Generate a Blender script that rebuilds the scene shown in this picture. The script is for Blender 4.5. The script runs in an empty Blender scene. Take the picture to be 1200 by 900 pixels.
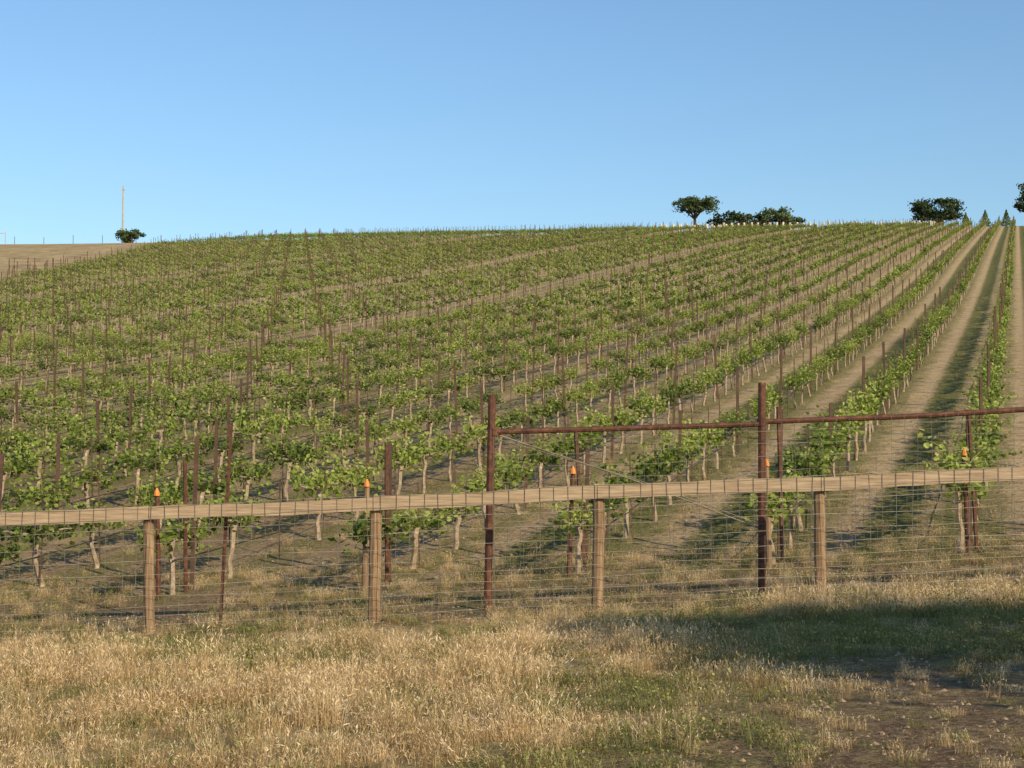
import bpy, math, random
import numpy as np
from mathutils import Vector, noise
random.seed(7); rng=np.random.default_rng(7)
S=bpy.context.scene
S.view_settings.view_transform='Standard'; S.view_settings.look='None'; S.view_settings.exposure=0
R=random.uniform
# ------------------------------------------------------------ terrain
SY=[-4000,0,16,19,24,60,120,200,250,290,320,360,420,600,1500,6000]
SV=[0,0,0,.05,.140,.152,.178,.19,.185,.165,.11,.05,0,-.03,-.05,-.01]
ys=np.arange(-600,4000.5,0.5)
def prof(k):
    sl=np.interp(ys,SY,SV); sl=np.where((ys>60)&(ys<310),sl*k,sl)
    h=np.cumsum(sl)*0.5; return h-np.interp(0,ys,h)
lo,hi=.8,1.3
for _ in range(30):
    k=(lo+hi)/2; h=prof(k); m=ys>100
    if np.max((h[m]-1.55)/ys[m])>0.1545: hi=k
    else: lo=k
H=prof(k)
def sstep(a,b,x):
    t=min(1,max(0,(x-a)/(b-a))); return t*t*(3-2*t)
def Z(x,y):
    h=float(np.interp(y,ys,H))
    cs=.046+(.022-.046)*sstep(120,300,y)
    z=.08+h+cs*110*math.tanh(x/110)
    if y<90 and abs(x)<60:
        z+=.05*noise.noise(Vector((x*.5,y*.5,3)))+.02*noise.noise(Vector((x*2.1,y*2.1,1)))
    if y>60: z+=.35*sstep(60,200,y)*noise.noise(Vector((x*.02,y*.02,5)))
    return z
TH=math.radians(17.9); CT,ST=math.cos(TH),math.sin(TH)
V0=-0.69; SP=2.45
# ------------------------------------------------------------ materials
def nt(name):
    m=bpy.data.materials.new(name); m.use_nodes=True
    t=m.node_tree; t.nodes.clear(); return m,t
def N(t,ty,**k):
    n=t.nodes.new(ty)
    for a,b in k.items():
        if a.startswith('_'): setattr(n,a[1:],b)
        else: n.inputs[a.replace('__',' ')].default_value=b
    return n
def link(t,a,b): t.links.new(a,b)
def ramp(t,fac,stops):
    r=t.nodes.new('ShaderNodeValToRGB'); e=r.color_ramp.elements
    e[0].position=stops[0][0]; e[0].color=(*stops[0][1],1)
    e[1].position=stops[-1][0]; e[1].color=(*stops[-1][1],1)
    for p,c in stops[1:-1]:
        q=e.new(p); q.color=(*c,1)
    link(t,fac,r.inputs[0]); return r.outputs[0]
def mixc(t,fac,a,b,mode='MIX'):
    m=t.nodes.new('ShaderNodeMix'); m.data_type='RGBA'; m.blend_type=mode
    for v,i in ((fac,0),(a,6),(b,7)):
        if isinstance(v,(int,float)): m.inputs[i].default_value=v
        elif isinstance(v,tuple): m.inputs[i].default_value=(*v,1)
        else: link(t,v,m.inputs[i])
    return m.outputs[2]
def math_(t,op,a,b=None,c=None,clamp=False):
    m=t.nodes.new('ShaderNodeMath'); m.operation=op; m.use_clamp=clamp
    for i,v in enumerate((a,b,c)):
        if v is None: continue
        if isinstance(v,(int,float)): m.inputs[i].default_value=v
        else: link(t,v,m.inputs[i])
    return m.outputs[0]
def mnoise(t,scale,detail=4,vec=None,rough=.55):
    n=N(t,'ShaderNodeTexNoise',Scale=scale,Detail=detail,Roughness=rough)
    if vec is not None: link(t,vec,n.inputs['Vector'])
    return n.outputs[0]
def simple_mat(name,stops,scale=8,rough=.85,metal=0,bump=.3,stretch=(1,1,1)):
    m,t=nt(name)
    tc=N(t,'ShaderNodeTexCoord'); mp=N(t,'ShaderNodeMapping',Scale=stretch); link(t,tc.outputs['Object'],mp.inputs[0])
    n=mnoise(t,scale,6,mp.outputs[0],.65)
    b=N(t,'ShaderNodeBsdfPrincipled',Roughness=rough,Metallic=metal)
    link(t,ramp(t,n,stops),b.inputs['Base Color'])
    bp=N(t,'ShaderNodeBump',Strength=bump,Distance=.01); link(t,n,bp.inputs['Height']); link(t,bp.outputs[0],b.inputs['Normal'])
    o=N(t,'ShaderNodeOutputMaterial'); link(t,b.outputs[0],o.inputs[0]); return m
def leaf_mat(name,stops,trans=.3,rnd=.35,transcol=(1.3,1.2,.6)):
    m,t=nt(name)
    a=N(t,'ShaderNodeAttribute',_attribute_name='tint'); oi=N(t,'ShaderNodeObjectInfo')
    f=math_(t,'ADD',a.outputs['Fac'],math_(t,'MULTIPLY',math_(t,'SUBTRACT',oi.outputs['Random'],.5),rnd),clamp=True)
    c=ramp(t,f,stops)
    d=N(t,'ShaderNodeBsdfPrincipled',Roughness=.6); d.inputs['Specular IOR Level'].default_value=.25
    link(t,c,d.inputs['Base Color'])
    tr=N(t,'ShaderNodeBsdfTranslucent'); link(t,mixc(t,1.0,c,transcol,'MULTIPLY'),tr.inputs[0])
    mx=N(t,'ShaderNodeMixShader',Fac=trans); link(t,d.outputs[0],mx.inputs[1]); link(t,tr.outputs[0],mx.inputs[2])
    o=N(t,'ShaderNodeOutputMaterial'); link(t,mx.outputs[0],o.inputs[0]); return m
M_leaf=leaf_mat('vine_leaf',[(0,(.06,.085,.017)),(.5,(.215,.27,.048)),(1,(.44,.46,.12))],.3,.55)
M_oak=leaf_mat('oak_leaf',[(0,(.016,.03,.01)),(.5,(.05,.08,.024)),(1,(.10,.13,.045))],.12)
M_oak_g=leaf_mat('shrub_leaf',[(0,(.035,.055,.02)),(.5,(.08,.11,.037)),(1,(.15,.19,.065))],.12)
M_dry=leaf_mat('dry_grass_blade',[(0,(.25,.16,.06)),(.5,(.68,.47,.225)),(1,(.96,.75,.50))],.3,.6,(1.1,1,.8))
M_green=leaf_mat('green_weed_blade',[(0,(.08,.09,.025)),(.5,(.23,.225,.065)),(1,(.47,.40,.16))],.25,.5)
M_trunk=simple_mat('vine_bark',[(.3,(.15,.10,.065)),(.55,(.38,.28,.185)),(.75,(.60,.48,.35))],14,.95)
M_bark=simple_mat('oak_bark',[(.3,(.04,.03,.02)),(.7,(.12,.09,.065))],5,.95)
M_wood=simple_mat('weathered_wood',[(.25,(.10,.055,.028)),(.5,(.25,.15,.08)),(.75,(.42,.275,.15))],5,.9,0,.6,(6,6,.6))
M_rail=simple_mat('weathered_rail_wood',[(.25,(.17,.11,.065)),(.5,(.36,.25,.155)),(.75,(.53,.39,.26))],5,.9,0,.6,(.5,5,9))
M_rust=simple_mat('rusty_steel',[(.3,(.045,.018,.011)),(.55,(.13,.048,.024)),(.8,(.27,.12,.06))],16,.75,.2)
M_stake=simple_mat('rusty_stake',[(.3,(.05,.028,.018)),(.7,(.14,.072,.042))],6,.85,.1)
M_wire=simple_mat('aged_wire',[(.3,(.17,.125,.09)),(.7,(.40,.33,.25))],3,.6,.3)
M_orange=simple_mat('orange_plastic',[(.3,(.62,.18,.03)),(.7,(.75,.25,.04))],10,.6)
M_hose=simple_mat('drip_hose',[(.3,(.02,.02,.02)),(.7,(.04,.035,.03))],5,.6)
M_cream=simple_mat('grow_tube_plastic',[(.3,(.55,.5,.36)),(.7,(.7,.64,.5))],4,.6)
M_pole=simple_mat('pole_wood',[(.3,(.35,.3,.24)),(.7,(.5,.44,.36))],2,.8)
# ground material
def ground_mat():
    m,t=nt('vineyard_ground')
    g=N(t,'ShaderNodeNewGeometry'); P=g.outputs['Position']
    sx=N(t,'ShaderNodeSeparateXYZ'); link(t,P,sx.inputs[0]); x,y=sx.outputs[0],sx.outputs[1]
    at=N(t,'ShaderNodeAttribute',_attribute_name='zone'); sc=N(t,'ShaderNodeSeparateColor'); link(t,at.outputs['Color'],sc.inputs[0])
    field,tan,fg=sc.outputs[0],sc.outputs[1],sc.outputs[2]
    n1=mnoise(t,.35,5,P); n2=mnoise(t,2.5,6,P,.6); n3=mnoise(t,14,6,P,.7); n4=mnoise(t,45,3,P,.7)
    fine=math_(t,'ADD',math_(t,'MULTIPLY',n3,.6),math_(t,'MULTIPLY',n4,.4))
    fine2=math_(t,'ADD',math_(t,'MULTIPLY',fine,.6),math_(t,'MULTIPLY',n2,.4))
    soil=ramp(t,fine2,[(.38,(.28,.18,.095)),(.5,(.58,.40,.22)),(.62,(.80,.60,.37))])
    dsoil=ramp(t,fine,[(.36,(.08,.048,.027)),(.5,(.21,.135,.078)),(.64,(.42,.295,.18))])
    strawc=ramp(t,fine,[(.35,(.19,.12,.05)),(.5,(.46,.32,.145)),(.65,(.70,.51,.28))])
    olive=ramp(t,fine,[(.36,(.07,.062,.02)),(.5,(.19,.175,.055)),(.66,(.38,.32,.125))])
    # headland / general
    msk=ramp(t,n2,[(.42,(0,0,0)),(.6,(1,1,1))])
    gen=mixc(t,msk,dsoil,mixc(t,.6,strawc,dsoil))
    msk2=ramp(t,math_(t,'ADD',math_(t,'MULTIPLY',n1,.5),math_(t,'MULTIPLY',n2,.5)),[(.48,(0,0,0)),(.6,(1,1,1))])
    gen=mixc(t,math_(t,'MULTIPLY',msk2,.6),gen,olive)
    # lanes
    v=math_(t,'SUBTRACT',math_(t,'MULTIPLY',x,CT),math_(t,'MULTIPLY',y,ST))
    u=math_(t,'DIVIDE',math_(t,'SUBTRACT',v,V0),SP)
    u2=math_(t,'ADD',u,math_(t,'MULTIPLY',math_(t,'SUBTRACT',n2,.5),.2))
    fr=math_(t,'FRACT',u2); ln=math_(t,'FLOOR',u)
    wn=N(t,'ShaderNodeTexWhiteNoise',_noise_dimensions='1D'); link(t,ln,wn.inputs['W'])
    bright=ramp(t,fr,[(.0,(.1,.1,.1)),(.14,(.15,.15,.15)),(.24,(1,1,1)),(.36,(1,1,1)),(.44,(.25,.25,.25)),(.58,(.25,.25,.25)),(.68,(1,1,1)),(.80,(.9,.9,.9)),(.90,(.1,.1,.1))])
    grassy=math_(t,'MULTIPLY',math_(t,'SUBTRACT',1,bright),math_(t,'ADD',.35,math_(t,'MULTIPLY',wn.outputs[0],.6)))
    grassy=math_(t,'MULTIPLY',grassy,math_(t,'ADD',.45,math_(t,'MULTIPLY',n1,1.2)),clamp=True)
    gl=math_(t,'MULTIPLY',math_(t,'GREATER_THAN',u,-3.0),ramp(t,fr,[(.0,(.8,.8,.8)),(.1,(.6,.6,.6)),(.17,(0,0,0)),(.32,(0,0,0)),(.40,(1,1,1)),(.62,(1,1,1)),(.68,(.35,.35,.35)),(.76,(.35,.35,.35)),(.82,(1,1,1)),(1,(1,1,1))]))
    grassy=math_(t,'MAXIMUM',grassy,math_(t,'MULTIPLY',gl,math_(t,'ADD',.55,n2)),clamp=True)
    # darker soil in lower and left lanes, paler up the hill and right
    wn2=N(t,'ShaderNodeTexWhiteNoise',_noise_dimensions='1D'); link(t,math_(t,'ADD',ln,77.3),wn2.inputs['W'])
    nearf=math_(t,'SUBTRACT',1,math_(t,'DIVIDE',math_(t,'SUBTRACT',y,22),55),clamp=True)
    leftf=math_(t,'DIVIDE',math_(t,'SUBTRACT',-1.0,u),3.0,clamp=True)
    darkf=math_(t,'MULTIPLY',leftf,math_(t,'ADD',math_(t,'MULTIPLY',nearf,.55),math_(t,'MULTIPLY',wn2.outputs[0],.5)),clamp=True)
    darkf=math_(t,'MAXIMUM',darkf,math_(t,'MULTIPLY',math_(t,'SUBTRACT',1,math_(t,'DIVIDE',math_(t,'SUBTRACT',y,20),9)),.6),clamp=True)
    soil2=mixc(t,darkf,soil,dsoil)
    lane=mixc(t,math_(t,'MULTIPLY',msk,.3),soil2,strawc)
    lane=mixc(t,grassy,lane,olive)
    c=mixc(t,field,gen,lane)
    c=mixc(t,tan,c,ramp(t,math_(t,'ADD',math_(t,'MULTIPLY',n1,.6),math_(t,'MULTIPLY',n2,.4)),[(.38,(.24,.165,.085)),(.5,(.42,.30,.155)),(.62,(.55,.40,.21))]))
    c=mixc(t,fg,c,mixc(t,math_(t,'MULTIPLY',msk2,.9),strawc,olive))
    b=N(t,'ShaderNodeBsdfPrincipled',Roughness=.95); b.inputs['Specular IOR Level'].default_value=.1
    link(t,c,b.inputs['Base Color'])
    bp=N(t,'ShaderNodeBump',Strength=1,Distance=.1); link(t,math_(t,'ADD',n3,math_(t,'MULTIPLY',n2,1.0)),bp.inputs['Height']); link(t,bp.outputs[0],b.inputs['Normal'])
    o=N(t,'ShaderNodeOutputMaterial'); link(t,b.outputs[0],o.inputs[0]); return m
M_ground=ground_mat()
# ------------------------------------------------------------ mesh helpers
def mkobj(name,V,F,mat,tint=None,parent=None,link_=True,smooth=False,fm=None):
    me=bpy.data.meshes.new(name); me.from_pydata([tuple(v) for v in V],[],F)
    for m in (mat if isinstance(mat,list) else [mat]): me.materials.append(m)
    if fm is not None: me.polygons.foreach_set('material_index',fm)
    if tint is not None:
        a=me.attributes.new('tint','FLOAT','POINT'); a.data.foreach_set('value',np.array(tint,dtype=np.float32))
    if smooth: me.polygons.foreach_set('use_smooth',[True]*len(me.polygons))
    me.update()
    o=bpy.data.objects.new(name,me)
    if link_: S.collection.objects.link(o)
    if parent: o.parent=parent
    return o
def tube(V,F,pts,rad,n=6,T=None,tv=0,cap=True):
    pts=[Vector(p) for p in pts]; k0=len(V)
    if not hasattr(rad,'__len__'): rad=[rad]*len(pts)
    for i,p in enumerate(pts):
        d=(pts[min(i+1,len(pts)-1)]-pts[max(i-1,0)]).normalized()
        a=d.cross(Vector((0,1,0)) if abs(d.y)<.9 else Vector((1,0,0))).normalized(); b=d.cross(a)
        for j in range(n):
            q=2*math.pi*j/n; V.append(p+(a*math.cos(q)+b*math.sin(q))*rad[i])
            if T is not None: T.append(tv)
    for i in range(len(pts)-1):
        for j in range(n):
            A=k0+i*n+j; B=k0+i*n+(j+1)%n; F.append((A,B,B+n,A+n))
    if cap:
        F.append(tuple(k0+j for j in range(n))[::-1]); F.append(tuple(k0+(len(pts)-1)*n+j for j in range(n)))
def box(V,F,c,s,lean=(0,0)):
    k=len(V); x,y,z=c; a,b,h=s[0]/2,s[1]/2,s[2]
    for dz in (0,h):
        for dx,dy in ((-a,-b),(a,-b),(a,b),(-a,b)):
            V.append(Vector((x+dx+lean[0]*dz,y+dy+lean[1]*dz,z+dz)))
    F+= [(k,k+3,k+2,k+1),(k+4,k+5,k+6,k+7),(k,k+1,k+5,k+4),(k+1,k+2,k+6,k+5),(k+2,k+3,k+7,k+6),(k+3,k,k+4,k+7)]
def rvec():
    while 1:
        v=Vector((R(-1,1),R(-1,1),R(-1,1)))
        if .05<v.length<1: return v.normalized()
def leaf(V,F,T,c,size,nrm,tint):
    a=nrm.cross(rvec()).normalized(); b=nrm.cross(a); k=len(V); s=size/2; f=nrm*s*.25
    for p in (c-a*s, c-a*s*.45+b*s*.85+f, c+a*s*.6+b*s*.7+f, c+a*s, c+a*s*.6-b*s*.7+f, c-a*s*.45-b*s*.85+f):
        V.append(p); T.append(tint)
    F.append((k,k+3,k+2,k+1)); F.append((k,k+5,k+4,k+3))
# ------------------------------------------------------------ terrain mesh
def coords(segs):
    out=[]
    for a,b,s in segs: out+=list(np.arange(a,b,s))
    return out
half=coords([(0,12,.3),(12,30,.9),(30,120,3),(120,300,10),(300,1000,50),(1000,3600,200)])
xs=[-v for v in half[::-1] if v>0]+half
yc=coords([(-600,-40,40),(-40,4,4),(4,24,.3),(24,60,.9),(60,260,4),(260,340,2),(340,500,10),(500,1200,50),(1200,3900,150)])
def bound(y): return -53-(y-165)*.05
def nz(x,y,s,o): return noise.noise(Vector((x*s,y*s,o)))
def dirtm(x,y): return sstep(-.2,1.8,x+1.0*nz(x,y,.6,9)-(y-9)*.35)*(1-sstep(11,12.6,y+.9*nz(x,y,.5,2)))
V=[];zc=[]
for yy in yc:
    for xx in xs:
        V.append((xx,yy,Z(xx,yy)))
        f=sstep(19.8,21.2,yy-.04*xx)*(1-sstep(306,312,yy))*sstep(-4,0,xx-bound(yy))
        tn=(1-sstep(-6,2,xx-bound(yy)))*sstep(25,60,yy)
        tn=max(tn,sstep(306,314,yy))
        fgm=(1-sstep(16.2,17.2,yy+.5*nz(xx,yy,.8,12)))
        fgm*=1-dirtm(xx,yy)
        zc+=[f,tn,fgm,1]
nx=len(xs)
F=[(j*nx+i,j*nx+i+1,(j+1)*nx+i+1,(j+1)*nx+i) for j in range(len(yc)-1) for i in range(nx-1)]
g=mkobj('hill_ground',V,F,M_ground,smooth=True)
a=g.data.color_attributes.new('zone','FLOAT_COLOR','POINT'); a.data.foreach_set('color',np.array(zc,dtype=np.float32))
# ------------------------------------------------------------ scatter via geometry nodes
def make_gn(coll):
    ng=bpy.data.node_groups.new('scatter_'+coll.name,'GeometryNodeTree')
    ng.interface.new_socket('Geometry',in_out='INPUT',socket_type='NodeSocketGeometry')
    ng.interface.new_socket('Geometry',in_out='OUTPUT',socket_type='NodeSocketGeometry')
    gi=ng.nodes.new('NodeGroupInput'); go=ng.nodes.new('NodeGroupOutput')
    ci=ng.nodes.new('GeometryNodeCollectionInfo'); ci.inputs['Collection'].default_value=coll
    ci.inputs['Separate Children'].default_value=True; ci.inputs['Reset Children'].default_value=True
    ip=ng.nodes.new('GeometryNodeInstanceOnPoints'); ip.inputs['Pick Instance'].default_value=True
    def na(nm,ty):
        n=ng.nodes.new('GeometryNodeInputNamedAttribute'); n.data_type=ty; n.inputs['Name'].default_value=nm
        return [o for o in n.outputs if o.enabled and o.name=='Attribute'][0]
    L=ng.links.new
    L(gi.outputs[0],ip.inputs['Points']); L(ci.outputs[0],ip.inputs['Instance'])
    L(na('rot','FLOAT_VECTOR'),ip.inputs['Rotation']); L(na('scl','FLOAT_VECTOR'),ip.inputs['Scale']); L(na('idx','INT'),ip.inputs['Instance Index'])
    L(ip.outputs[0],go.inputs[0]); return ng
def scatter(name,pts,ng,parent=None):
    me=bpy.data.meshes.new(name); me.from_pydata([p[0] for p in pts],[],[])
    for nm,ty,key,i in (('rot','FLOAT_VECTOR','vector',1),('scl','FLOAT_VECTOR','vector',2)):
        at=me.attributes.new(nm,ty,'POINT'); at.data.foreach_set(key,np.array([p[i] for p in pts],dtype=np.float32).ravel())
    at=me.attributes.new('idx','INT','POINT'); at.data.foreach_set('value',np.array([p[3] for p in pts],dtype=np.int32))
    o=bpy.data.objects.new(name,me); S.collection.objects.link(o)
    md=o.modifiers.new('scatter','NODES'); md.node_group=ng
    if parent: o.parent=parent
    return o
# ------------------------------------------------------------ vine variants (0-7 near detail, 8-12 distant detail)
c_vine=bpy.data.collections.new('grapevine_plants')
NV=8; NF=6
for vi in range(NV+NF):
    far=vi>=NV
    V=[];F=[];T=[];fm=[]
    p=Vector((R(-.05,.05),R(-.03,.03),-.25)); path=[p.copy()]
    for i in range(6):
        p=p+Vector((R(-.045,.045),R(-.03,.03),.16)); path.append(p.copy())
    if far: path=[path[0],path[3],path[6]]; tube(V,F,path,[.045,.03,.03],4,T,.5,False)
    else: tube(V,F,path,[.052,.044,.036,.030,.029,.032,.036],6,T,.5)
    fm=[0]*len(F)
    top=path[-1]
    if not far:
      for sgn in (-1,1):
        q=[top.copy()]
        for i in range(5): q.append(q[-1]+Vector((sgn*.15,R(-.02,.02),R(-.01,.03))))
        n0=len(F); tube(V,F,q,[.024,.022,.019,.016,.013,.009],5,T,.5); fm+=[0]*(len(F)-n0)
    vig=R(.75,1.2); ns=11 if far else 24
    for s in range(ns):
        bx=-.8+1.6*(s+R(0,1))/ns; p=top+Vector((bx-top.x,R(-.06,.06),R(-.08,.05))); L=R(.14,.56)*vig
        if random.random()<.08: L*=1.5
        d=Vector((R(-.4,.4),R(-.55,.55),1)).normalized()
        st=.075 if far else .032
        n=max(2,int(L/st)); pts=[p.copy()]
        for i in range(n):
            d=(d+Vector((R(-.12,.12),R(-.18,.18),R(-.14,.04)))).normalized(); p=p+d*st; pts.append(p.copy())
            tt=i/max(1,n)
            sz=R(.12,.18)*(1-.4*tt) if far else R(.055,.105)*(1-.4*tt)
            off=rvec()*R(.03,.10); off.z*=.6
            nr=(rvec()+Vector((0,0,.6))).normalized()
            leaf(V,F,T,p+off,sz,nr,min(1,max(0,.15+.6*tt+R(-.18,.2)))); fm+=[1,1]
        if not far and s%2:
            n0=len(F); tube(V,F,pts[::3],.004,3,T,.7,False); fm+=[1]*(len(F)-n0)
    for s in range(10 if far else 46):
        leaf(V,F,T,Vector((R(-.8,.8),R(-.18,.18),R(.54,.8))),R(.06,.09)*(1.7 if far else 1),rvec(),R(.05,.45)); fm+=[1,1]
    o=mkobj('grapevine_%02d'%vi,V,F,[M_trunk,M_leaf],T,link_=False,fm=fm); c_vine.objects.link(o)
ng_vine=make_gn(c_vine)
# ------------------------------------------------------------ rows
rz0=math.pi/2-TH
SKIP={-13,-21,-33}
for k in range(-54,9):
    if k in SKIP: continue
    v=V0+SP*k; pts=[]; PV=[];PF=[]; HV=[];HF=[]; hose=[]
    y0=(20.4+.04*v/CT)/(1-.04*ST/CT)
    yy=y0+.3; i=0; first=True; rowv=R(.9,1.06)
    while yy<305:
        xx=(v+yy*ST)/CT
        ok=xx>bound(yy) and -.36*yy-9<xx<.36*yy+9 and (yy<287 or xx<25)
        if ok:
            vg=noise.noise(Vector((xx*.06,yy*.06,k*3.7)))+.5*noise.noise(Vector((xx*.3,yy*.3,k*1.7)))
            if random.random()>.02+.30*max(0,-vg-.05):
                fl=random.choice((0,math.pi)); sc=R(.9,1.06)*rowv*(1.08 if yy<34 else 1)
                jx=R(-.08,.08)
                pts.append(((xx+jx*ST,yy+jx*CT,Z(xx,yy)-.02),(0,0,rz0+fl+R(-.08,.08)),(max(1,sc),sc*R(.9,1.2)*(1.15 if yy<34 else 1),sc*(R(.86,1.05)+.18*vg)),random.randrange(NV) if yy<85 else NV+random.randrange(NF)))
            if yy<75: hose.append((xx,yy,Z(xx,yy)+.42+R(-.03,.03)))
            if i%4==0 or first:
                zz=Z(xx,yy)
                hh=R(1.6,2.1)
                w=.052 if yy<60 else .06
                box(PV,PF,(xx+.5*ST,yy+.5*CT,zz-.2),(w,w*.8,hh+.2),(R(-.05,.05),R(-.04,.04)))
                first=False
            if yy<90 and i%4!=0:
                zz=Z(xx,yy); box(PV,PF,(xx+.04,yy,zz-.1),(.018,.018,R(1.1,1.65)),(R(-.04,.04),R(-.03,.03)))
        i+=1; yy+=1.5*CT
    if not pts: continue
    ro=scatter('grapevine_row',pts,ng_vine)
    mkobj('trellis_posts',PV,PF,M_stake,parent=ro)
    if len(hose)>1:
        tube(HV,HF,hose,.009,4); mkobj('drip_hose',HV,HF,M_hose,parent=ro)
# row-end marker posts with orange caps
for k in range(-6,3):
    v=V0+SP*k; y0=(20.4+.04*v/CT)/(1-.04*ST/CT); xx=(v+y0*ST)/CT; zz=Z(xx,y0)
    V=[];F=[]
    ln=(R(-.05,.05),R(-.04,.03)); ph=1.34
    tube(V,F,[(xx,y0,zz-.3),(xx+ln[0]*.6,y0,zz+.6),(xx+ln[0]*1.3,y0,zz+ph)],[.042,.038,.034] if k%2 else [.03,.03,.03],8)
    o=mkobj('row_end_post',V,F,M_wood if k%2 else M_rust)
    V=[];F=[]; c=(xx+ln[0]*1.3,y0-.02,zz+ph)
    tube(V,F,[(c[0],c[1],c[2]-.01),(c[0],c[1],c[2]+.03),(c[0],c[1],c[2]+.09)],[.040,.036,.01],8)
    mkobj('orange_cap',V,F,M_orange,parent=o)
    V=[];F=[]; l=R(-.18,.0)
    tube(V,F,[(xx+.25,y0+.45,zz-.2),(xx+.25+l,y0+.45,zz+R(1.75,2.15))],.026,6)
    mkobj('steel_brace',V,F,M_rust,parent=o)
# bare (dormant) trellis block on left hillside
V=[];F=[]
for k in range(-110,-30):
    v=V0+SP*k; yy=120+R(0,3)
    while yy<205:
        xx=(v+yy*ST)/CT; b=bound(yy)
        if b-55<xx<b-1 and xx>-.36*yy-9 and yy<205-(b-xx)*.2+8*nz(xx,yy,.08,3):
            box(V,F,(xx,yy,Z(xx,yy)-.1),(.065,.065,R(1.3,1.8)),(R(-.06,.06),R(-.05,.05)))
        yy+=3.6
mkobj('bare_vineyard_trellis',V,F,M_stake)
# ------------------------------------------------------------ wooden fence
FY=17.2
def gz(x,y=FY): return .08+.046*x
PX=[-3.92+2.42*i for i in range(-3,8)]
fence=bpy.data.objects.new('wooden_fence',None); S.collection.objects.link(fence)
for i,px in enumerate(PX):
    V=[];F=[]; hgt=1.33+R(-.02,.03); r=.064+R(-.006,.006)
    n=8; path=[];rad=[]
    lx=R(-.03,.03)
    for j in range(n+1):
        path.append((px+lx*j/n+R(-.004,.004),FY,gz(px)-.3+(hgt+.3)*j/n)); rad.append(r*R(.94,1.06))
    tube(V,F,path,rad,9)
    mkobj('fence_post',V,F,M_wood,parent=fence)
def railz(x): return gz(x)+1.315+.012*math.sin(x*1.1+.5)+.006*math.sin(x*3.1)
for i in range(len(PX)-1):
    a,b=PX[i]+.004,PX[i+1]-.004; V=[];F=[]; n=14; dz=R(-.01,.01); hw=R(.068,.08)
    for j in range(n+1):
        x=a+(b-a)*j/n; z=railz(x)+dz*(1 if j<5 else -1)*.3; yb=FY-.074+R(-.003,.003)
        w1=hw+R(-.004,.004); w2=hw+R(-.004,.004)
        V+= [(x,yb-.04,z-w1),(x,yb-.04,z+w2),(x,yb,z+w2),(x,yb,z-w1)]
    for j in range(n):
        for q in range(4):
            A=4*j+q; B=4*j+(q+1)%4; F.append((A,A+4,B+4,B))
    F.append((0,1,2,3)); F.append((4*n+3,4*n+2,4*n+1,4*n))
    mkobj('top_rail',V,F,M_rail,parent=fence)
def wiremesh(name,x0,x1,y,top,hs,vs,r,parent,gf=gz):
    V=[];F=[]
    for hgt in hs:
        pts=[]; x=x0
        while x<=x1+.01:
            pts.append((x,y+R(-.01,.01),gf(x)+hgt+.012*math.sin(x*2+hgt*9)+R(-.006,.006))); x+=.6
        tube(V,F,pts,r*.8,3,cap=False)
    x=x0
    while x<=x1:
        j=R(-.02,.02)
        tube(V,F,[(x,y,gf(x)-.02),(x+j,y+R(-.012,.012),gf(x)+top*.5),(x+R(-.018,.018),y,gf(x)+top)],r,3,cap=False); x+=vs
    mkobj(name,V,F,M_wire,parent=parent)
wiremesh('wire_mesh',PX[0],PX[-1],FY-.122,1.40,[.04,.12,.21,.31,.42,.54,.67,.82,.98,1.14,1.26,1.39],.155,.0033,fence)
# ------------------------------------------------------------ tall steel deer fence
DY=17.95
def gdl(x): return .08+.046*x+.07
df=bpy.data.objects.new('steel_deer_fence',None); S.collection.objects.link(df)
DPX=[(-.243,2.40),(2.84,2.40),(5.95,2.40),(9.1,2.4)]
for i,(x,h) in enumerate(DPX):
    V=[];F=[]; l=.04 if i==0 else .02
    tube(V,F,[(x-l,DY,gdl(x)-.4),(x+l*.4,DY,gdl(x)+h)],.044,10)
    mkobj('steel_post',V,F,M_rust,parent=df)
V=[];F=[]
tube(V,F,[(-.19,DY-.01,gdl(-.2)+1.98),(1.2,DY-.01,gdl(1.2)+1.955),(2.80,DY-.01,gdl(2.8)+1.93)],.031,8)
tube(V,F,[(2.88,DY-.01,gdl(2.8)+1.96),(4.5,DY-.01,gdl(4.5)+1.94),(5.91,DY-.01,gdl(5.9)+1.96)],.031,8)
tube(V,F,[(5.99,DY-.01,gdl(5.9)+1.97),(9.06,DY-.01,gdl(9.1)+1.96)],.031,8)
mkobj('top_pipe',V,F,M_rust,parent=df)
V=[];F=[]
for x,dz in ((-.2,1.98),(2.84,1.95),(5.95,1.97)):
    tube(V,F,[(x-.0,DY,gdl(x)+dz-.04),(x,DY,gdl(x)+dz+.04)],.054,10)
mkobj('pipe_clamp',V,F,M_rust,parent=df)
V=[];F=[]
tube(V,F,[(-.2,DY,gdl(0)+1.95),(1.35,DY,gdl(1.2)+1.38),(2.8,DY,gdl(2.8)+.75)],.008,4)
tube(V,F,[(-.2,DY,gdl(0)+1.9),(1.35,DY,gdl(1.2)+1.40),(2.8,DY,gdl(2.8)+.80)],.005,4)
mkobj('brace_wire',V,F,M_wire,parent=df)
wiremesh('deer_mesh',-.2,9.1,DY-.06,1.95,[.05,.2,.35,.5,.65,.8,.95,1.1,1.25,1.4,1.55,1.7,1.85],.155,.0023,df,gdl)
for x,y,h,l in ((-3.2,17.35,2.24,.045),):
    V=[];F=[]; z=gz(x)-.3
    box(V,F,(x,y,z),(.038,.008,h+.3),(l,0)); box(V,F,(x,y+.0195,z),(.008,.03,h+.3),(l,0))
    for j in range(24): box(V,F,(x+l*(.3+j*.08),y-.008,z+.3+j*.08),(.012,.007,.02))
    mkobj('steel_t_post',V,F,M_rust)
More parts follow.
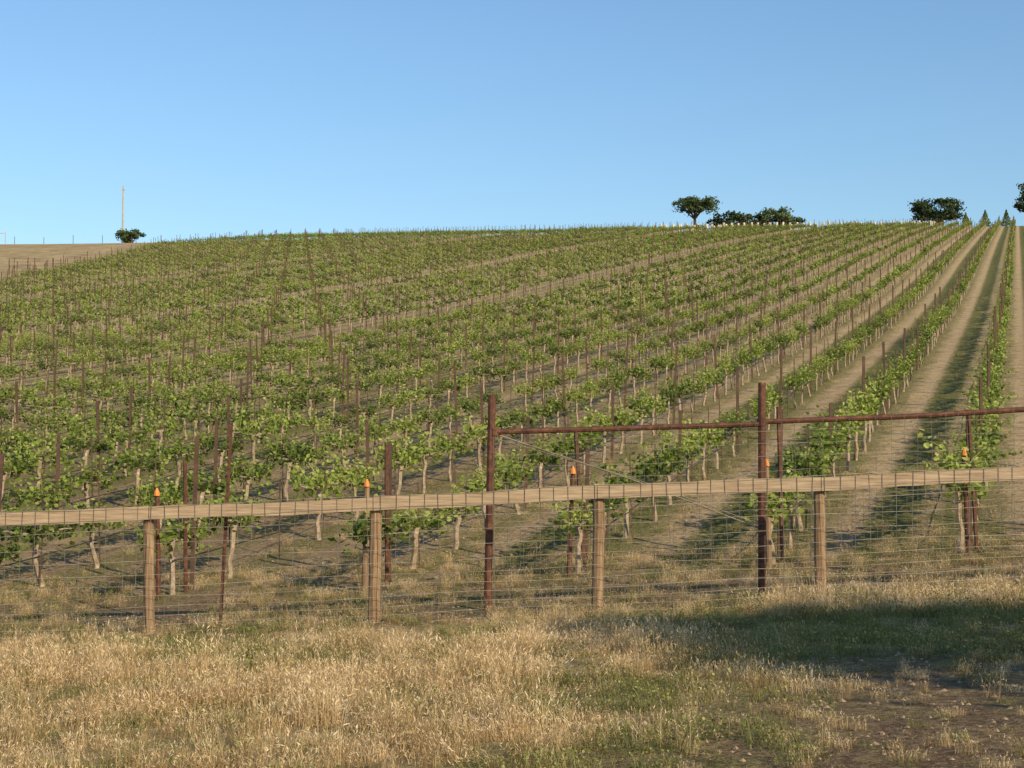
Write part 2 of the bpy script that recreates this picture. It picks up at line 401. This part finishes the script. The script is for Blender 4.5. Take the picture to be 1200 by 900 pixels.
# ------------------------------------------------------------ grass variants
def blade(V,F,T,root,az,L,lean,w,t0,head=False):
    d=Vector((math.cos(az),math.sin(az),0)); sd=Vector((-d.y,d.x,0)); k=len(V); n=3
    for i in range(n+1):
        f=i/n; c=root+d*(lean*L*f**1.7)+Vector((0,0,L*f*(1-.32*lean*f))); ww=w*(1-.75*f)
        for s in (-1,1): V.append(c+sd*s*ww/2); T.append(min(1,t0*(.55+.45*f)))
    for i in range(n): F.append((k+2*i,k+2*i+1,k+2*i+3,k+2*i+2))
    if head:
        for hh in range(2):
            e=c+Vector((R(-.006,.006),R(-.006,.006),-hh*.018)); k=len(V); hl=R(.022,.045); hw=R(.004,.007)
            dd=(d*R(.2,.7)+Vector((R(-.3,.3),R(-.3,.3),R(.1,1)))).normalized(); s2=dd.cross(rvec()).normalized()
            for p in (e,e+dd*hl*.45+s2*hw/2,e+dd*hl,e+dd*hl*.45-s2*hw/2): V.append(p); T.append(min(1,t0+.25+R(-.1,.1)))
            F.append((k,k+1,k+2,k+3))
c_dry=bpy.data.collections.new('dry_grass_tufts'); c_gr=bpy.data.collections.new('green_weed_tufts')
for vi in range(8):
    V=[];F=[];T=[]
    nb=(110,70,90,50)[vi%4]; hh=(.9,1.2,.65,1.5)[vi%4]
    for b in range(nb):
        a=R(0,6.28); r=(.2,.14,.22,.12)[vi%4]*math.sqrt(R(0,1)); rt=Vector((math.cos(a)*r,math.sin(a)*r,-.01))
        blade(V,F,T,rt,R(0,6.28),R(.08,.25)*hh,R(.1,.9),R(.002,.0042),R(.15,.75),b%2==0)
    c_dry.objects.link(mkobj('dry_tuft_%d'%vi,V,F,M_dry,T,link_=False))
for vi in range(4):
    V=[];F=[];T=[]
    for b in range(60):
        a=R(0,6.28); r=.19*math.sqrt(R(0,1)); rt=Vector((math.cos(a)*r,math.sin(a)*r,-.01))
        blade(V,F,T,rt,R(0,6.28),R(.05,.2),R(.3,1.2),R(.003,.007),R(.2,.9))
    for b in range(30):
        a=R(0,6.28); r=.19*math.sqrt(R(0,1)); leaf(V,F,T,Vector((math.cos(a)*r,math.sin(a)*r,R(.01,.13))),R(.012,.028),(rvec()+Vector((0,0,.8))).normalized(),R(.2,.8))
    c_gr.objects.link(mkobj('green_tuft_%d'%vi,V,F,M_green,T,link_=False))
ng_dry=make_gn(c_dry); ng_gr=make_gn(c_gr)
dp=[];gp=[]
def add(L,x,y,s,n): L.append(((x,y,Z(x,y)),(R(-.1,.1),R(-.1,.1),R(0,6.28)),(s,s,s*R(.7,1.2)),random.randrange(n)))
for _ in range(7400):
    x=R(-7.5,8); y=R(5.8,17.3)
    dirt=dirtm(x,y)
    shade=sstep(.8,2.2,x)*sstep(11.2,12.4,y)*(1-sstep(15.8,16.6,y))
    p=nz(x,y,.45,4)+.6*nz(x,y,1.5,8)
    low=sstep(-.02,.3,nz(x,y,.7,31)+.4*nz(x,y,2.2,33))
    if random.random()<low*.38: continue
    if random.random()<dirt*.93:
        if random.random()<.26: add(gp if random.random()<.4 else dp,x,y,R(.2,.5),4)
        continue
    gpr=.13+.6*sstep(.07,.34,p)+.6*shade+.14*low
    if random.random()<gpr:
        add(gp,x,y,R(.5,.95),4)
    else:
        s=R(.5,1.15)*(1+.5*nz(x,y,.8,6))*(1-.5*sstep(14.2,16.8,y))*(1-.45*shade)*(1-.5*dirt)*(1-.4*low)
        add(dp,x,y,s,8)
for _ in range(560):
    x=R(2.6,7.5); y=R(15.5,17.6); add(dp if random.random()<.55 else gp,x,y,R(.5,1.15),4)
for _ in range(3800):
    x=R(-9,10); y=R(17.3,22.5)
    p=nz(x,y,.6,11)
    if p>-.18+R(-.15,.15): add(gp if random.random()<.4+.5*p else dp,x,y,R(.2,.65),4)
for _ in range(11000):
    y=20+75*R(0,1)**1.3; x=R(-.36*y-2,.36*y+2)
    u=((x*CT-y*ST-V0)/SP); ln=math.floor(u); fr=u-ln
    w=nz(ln*7.3,0,1,1)*.5+.5
    if (fr<.18 or fr>.86 or (.42<fr<.62) or (u>-3 and fr>.40)) and random.random()<.35+.6*w+(.3 if u>-3 else 0) and nz(x,y,.3,3)>-.3:
        add(gp if random.random()<.65 else dp,x,y,R(.3,.75),4)
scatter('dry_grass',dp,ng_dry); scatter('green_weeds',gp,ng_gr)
V=[];F=[]
for _ in range(4200):
    q=random.random()
    if q<.35: x=R(0,8); y=R(6.5,12.5)
    elif q<.6: x=R(-9,9); y=R(17.5,21)
    else: y=R(21,42); x=R(-.36*y,.36*y)
    r=R(.005,.022)*R(.5,1.4)*(1.6 if y>21 else 1); z=Z(x,y); k=len(V)
    for p in ((0,0,r),(r,0,0),(0,r,0),(-r,0,0),(0,-r,0)): V.append((x+p[0]*R(.7,1.4),y+p[1]*R(.7,1.4),z+p[2]*R(.6,1)))
    F+=[(k,k+1,k+2),(k,k+2,k+3),(k,k+3,k+4),(k,k+4,k+1)]
mkobj('soil_clods',V,F,simple_mat('clod_soil',[(.3,(.18,.12,.07)),(.7,(.44,.30,.185))],20))
# ------------------------------------------------------------ trees
def tree(name,x,y,w,hgt,trunk_h,nclump,nleaf,lsz,mat,flat=.5,dx=0,seed=1,zoff=0,clr=.22,trr=.045):
    random.seed(seed); z0=Z(x,y)+zoff; B=Vector((x,y,z0))
    V=[];F=[]; T=[]
    cz=trunk_h+(hgt-trunk_h)*.45; rx=w/2; rzc=(hgt-trunk_h)*.55
    fork=B+Vector((dx*.3,0,trunk_h*.8)); tr=max(.12,hgt*trr)
    tube(V,F,[B-Vector((0,0,.5)),B+Vector((dx*.1,0,trunk_h*.4)),fork],[tr*1.25,tr*.95,tr*.85],9)
    cl=[]
    for i in range(nclump):
        a=R(0,6.283); rr=math.sqrt(R(.02,1))*.82; e=R(-.7,1)
        zz=e*math.sqrt(max(0.05,1-rr*rr))
        c=B+Vector((dx+math.cos(a)*rr*rx,math.sin(a)*rr*rx,cz+zz*rzc*.85)); cl.append((c,R(.6,1.35)*clr*w/2*1.15))
    for c,r in cl[::max(1,len(cl)//14)]:
        m=fork.lerp(c,.5)+Vector((R(-.1,.1)*w*.3,0,-.03*hgt)); tube(V,F,[fork,m,c],[tr*.5,tr*.28,tr*.08],5)
    o=mkobj(name,V,F,M_bark)
    V=[];F=[]
    for c,r in cl:
        ct=R(-.2,.25)
        for i in range(nleaf):
            d=rvec(); rr=r*R(.35,1.05); p=c+Vector((d.x*rr,d.y*rr,d.z*rr*flat))
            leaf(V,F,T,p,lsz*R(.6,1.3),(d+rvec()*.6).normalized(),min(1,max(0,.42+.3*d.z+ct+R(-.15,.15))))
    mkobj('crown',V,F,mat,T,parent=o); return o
yt=307
def X(px,y=yt): return (px-600)/1850*y
tree('oak_tree',X(816),yt,9.6,7.2,3.0,54,55,.36,M_oak,seed=3,clr=.22,flat=.55)
tree('oak_shrub',X(857),yt+3,8.5,3.8,.2,34,55,.40,M_oak,seed=4,clr=.26)
tree('oak_shrub',X(885),yt+6,7,3.5,.2,26,55,.40,M_oak_g,seed=5,clr=.28)
tree('oak_shrub',X(912),yt+2,9.5,4.7,.2,40,55,.40,M_oak_g,seed=6,clr=.25)
tree('oak_shrub',X(930),yt+2,6,2.9,.2,22,55,.40,M_oak,seed=16,clr=.28)
tree('oak_tree',X(1101),yt,11,6.2,.5,80,60,.38,M_oak,seed=8,clr=.23)
tree('oak_tree',X(1214),yt-4,9.5,9.8,2.2,70,60,.42,M_oak,seed=9,clr=.25)
tree('round_shrub',X(150),yt,6.0,2.9,.1,26,60,.35,M_oak,seed=10,clr=.32)
def conifer(px,h,sd):
    random.seed(sd); x=X(px,303); z=Z(x,303); V=[];F=[]
    tube(V,F,[(x,303,z-.3),(x,303,z+h*.8)],[.12,.03],6); o=mkobj('conifer_tree',V,F,M_bark); V=[];F=[];T=[]
    for i in range(700):
        f=R(0,1)**1.3; a=R(0,6.28); r=(1-f)*h*.40*R(.5,1.1)
        leaf(V,F,T,Vector((x+math.cos(a)*r,303+math.sin(a)*r,z+.2+f*h)),R(.15,.3),rvec(),R(.2,.8))
    mkobj('crown',V,F,M_leaf,T,parent=o)
conifer(1136,2.8,1); conifer(1159,3.2,2); conifer(1184,3.2,3)
tree('oak_tree',10.2,4.9,5.6,5.8,4.1,52,110,.15,M_oak,seed=21,clr=.34,trr=.03)
random.seed(99)
V=[];F=[]
for j in range(4):
    for i in range(44):
        x=26+i*1.2+R(-.2,.2)+j*.3; y=288.5+j*1.6
        if random.random()<.75: tube(V,F,[(x,y,Z(x,y)-.1),(x,y,Z(x,y)+R(.9,1.5))],.2,6)
mkobj('vine_grow_tubes',V,F,M_cream)
V=[];F=[]; x=X(140.5); z=Z(x,yt)
tube(V,F,[(x,yt,z-1),(x,yt,z+11.6)],[.22,.15],8)
o=mkobj('utility_pole',V,F,M_pole); V=[];F=[]
box(V,F,(x,yt-.25,z+10.6),(.8,.1,.12)); mkobj('crossarm',V,F,M_pole,parent=o)
V=[];F=[]
for i in range(15):
    x=-112+i*5.6; box(V,F,(x,300,Z(x,300)-.2),(.08,.08,R(1.4,1.9)))
mkobj('ranch_fence',V,F,M_stake)
V=[];F=[]
for x in (-100.8,-98.3): box(V,F,(x,304,Z(x,304)-.2),(.12,.12,2.6))
box(V,F,(-99.55,304,Z(-99.5,304)+2.12),(2.3,.1,.12)); mkobj('gate_frame',V,F,M_pole)
# ------------------------------------------------------------ light
el=math.radians(26); az=math.radians(142)
sv=Vector((math.sin(az)*math.cos(el),math.cos(az)*math.cos(el),math.sin(el)))
L=bpy.data.lights.new('sun','SUN'); L.energy=5.0; L.angle=math.radians(.5); L.color=(1,.87,.60)
lo=bpy.data.objects.new('sun',L); lo.rotation_euler=sv.to_track_quat('Z','Y').to_euler(); S.collection.objects.link(lo)
w=bpy.data.worlds.new('World'); S.world=w; w.use_nodes=True; t=w.node_tree
bg=t.nodes['Background']; sk=t.nodes.new('ShaderNodeTexSky'); sk.sky_type='NISHITA'; sk.sun_disc=False
sk.sun_elevation=el; sk.sun_rotation=az; sk.altitude=0; sk.air_density=1.35; sk.dust_density=.3; sk.ozone_density=6
t.links.new(sk.outputs[0],bg.inputs[0]); bg.inputs[1].default_value=.15
# ------------------------------------------------------------ camera
cd=bpy.data.cameras.new('camera'); cd.sensor_width=36; cd.lens=1850/1200*36; cd.clip_end=9000; cd.clip_start=.1
co=bpy.data.objects.new('camera',cd); co.location=(0,0,1.6); co.rotation_euler=(math.radians(90)+math.atan(110/1850),0,0)
S.collection.objects.link(co); S.camera=co
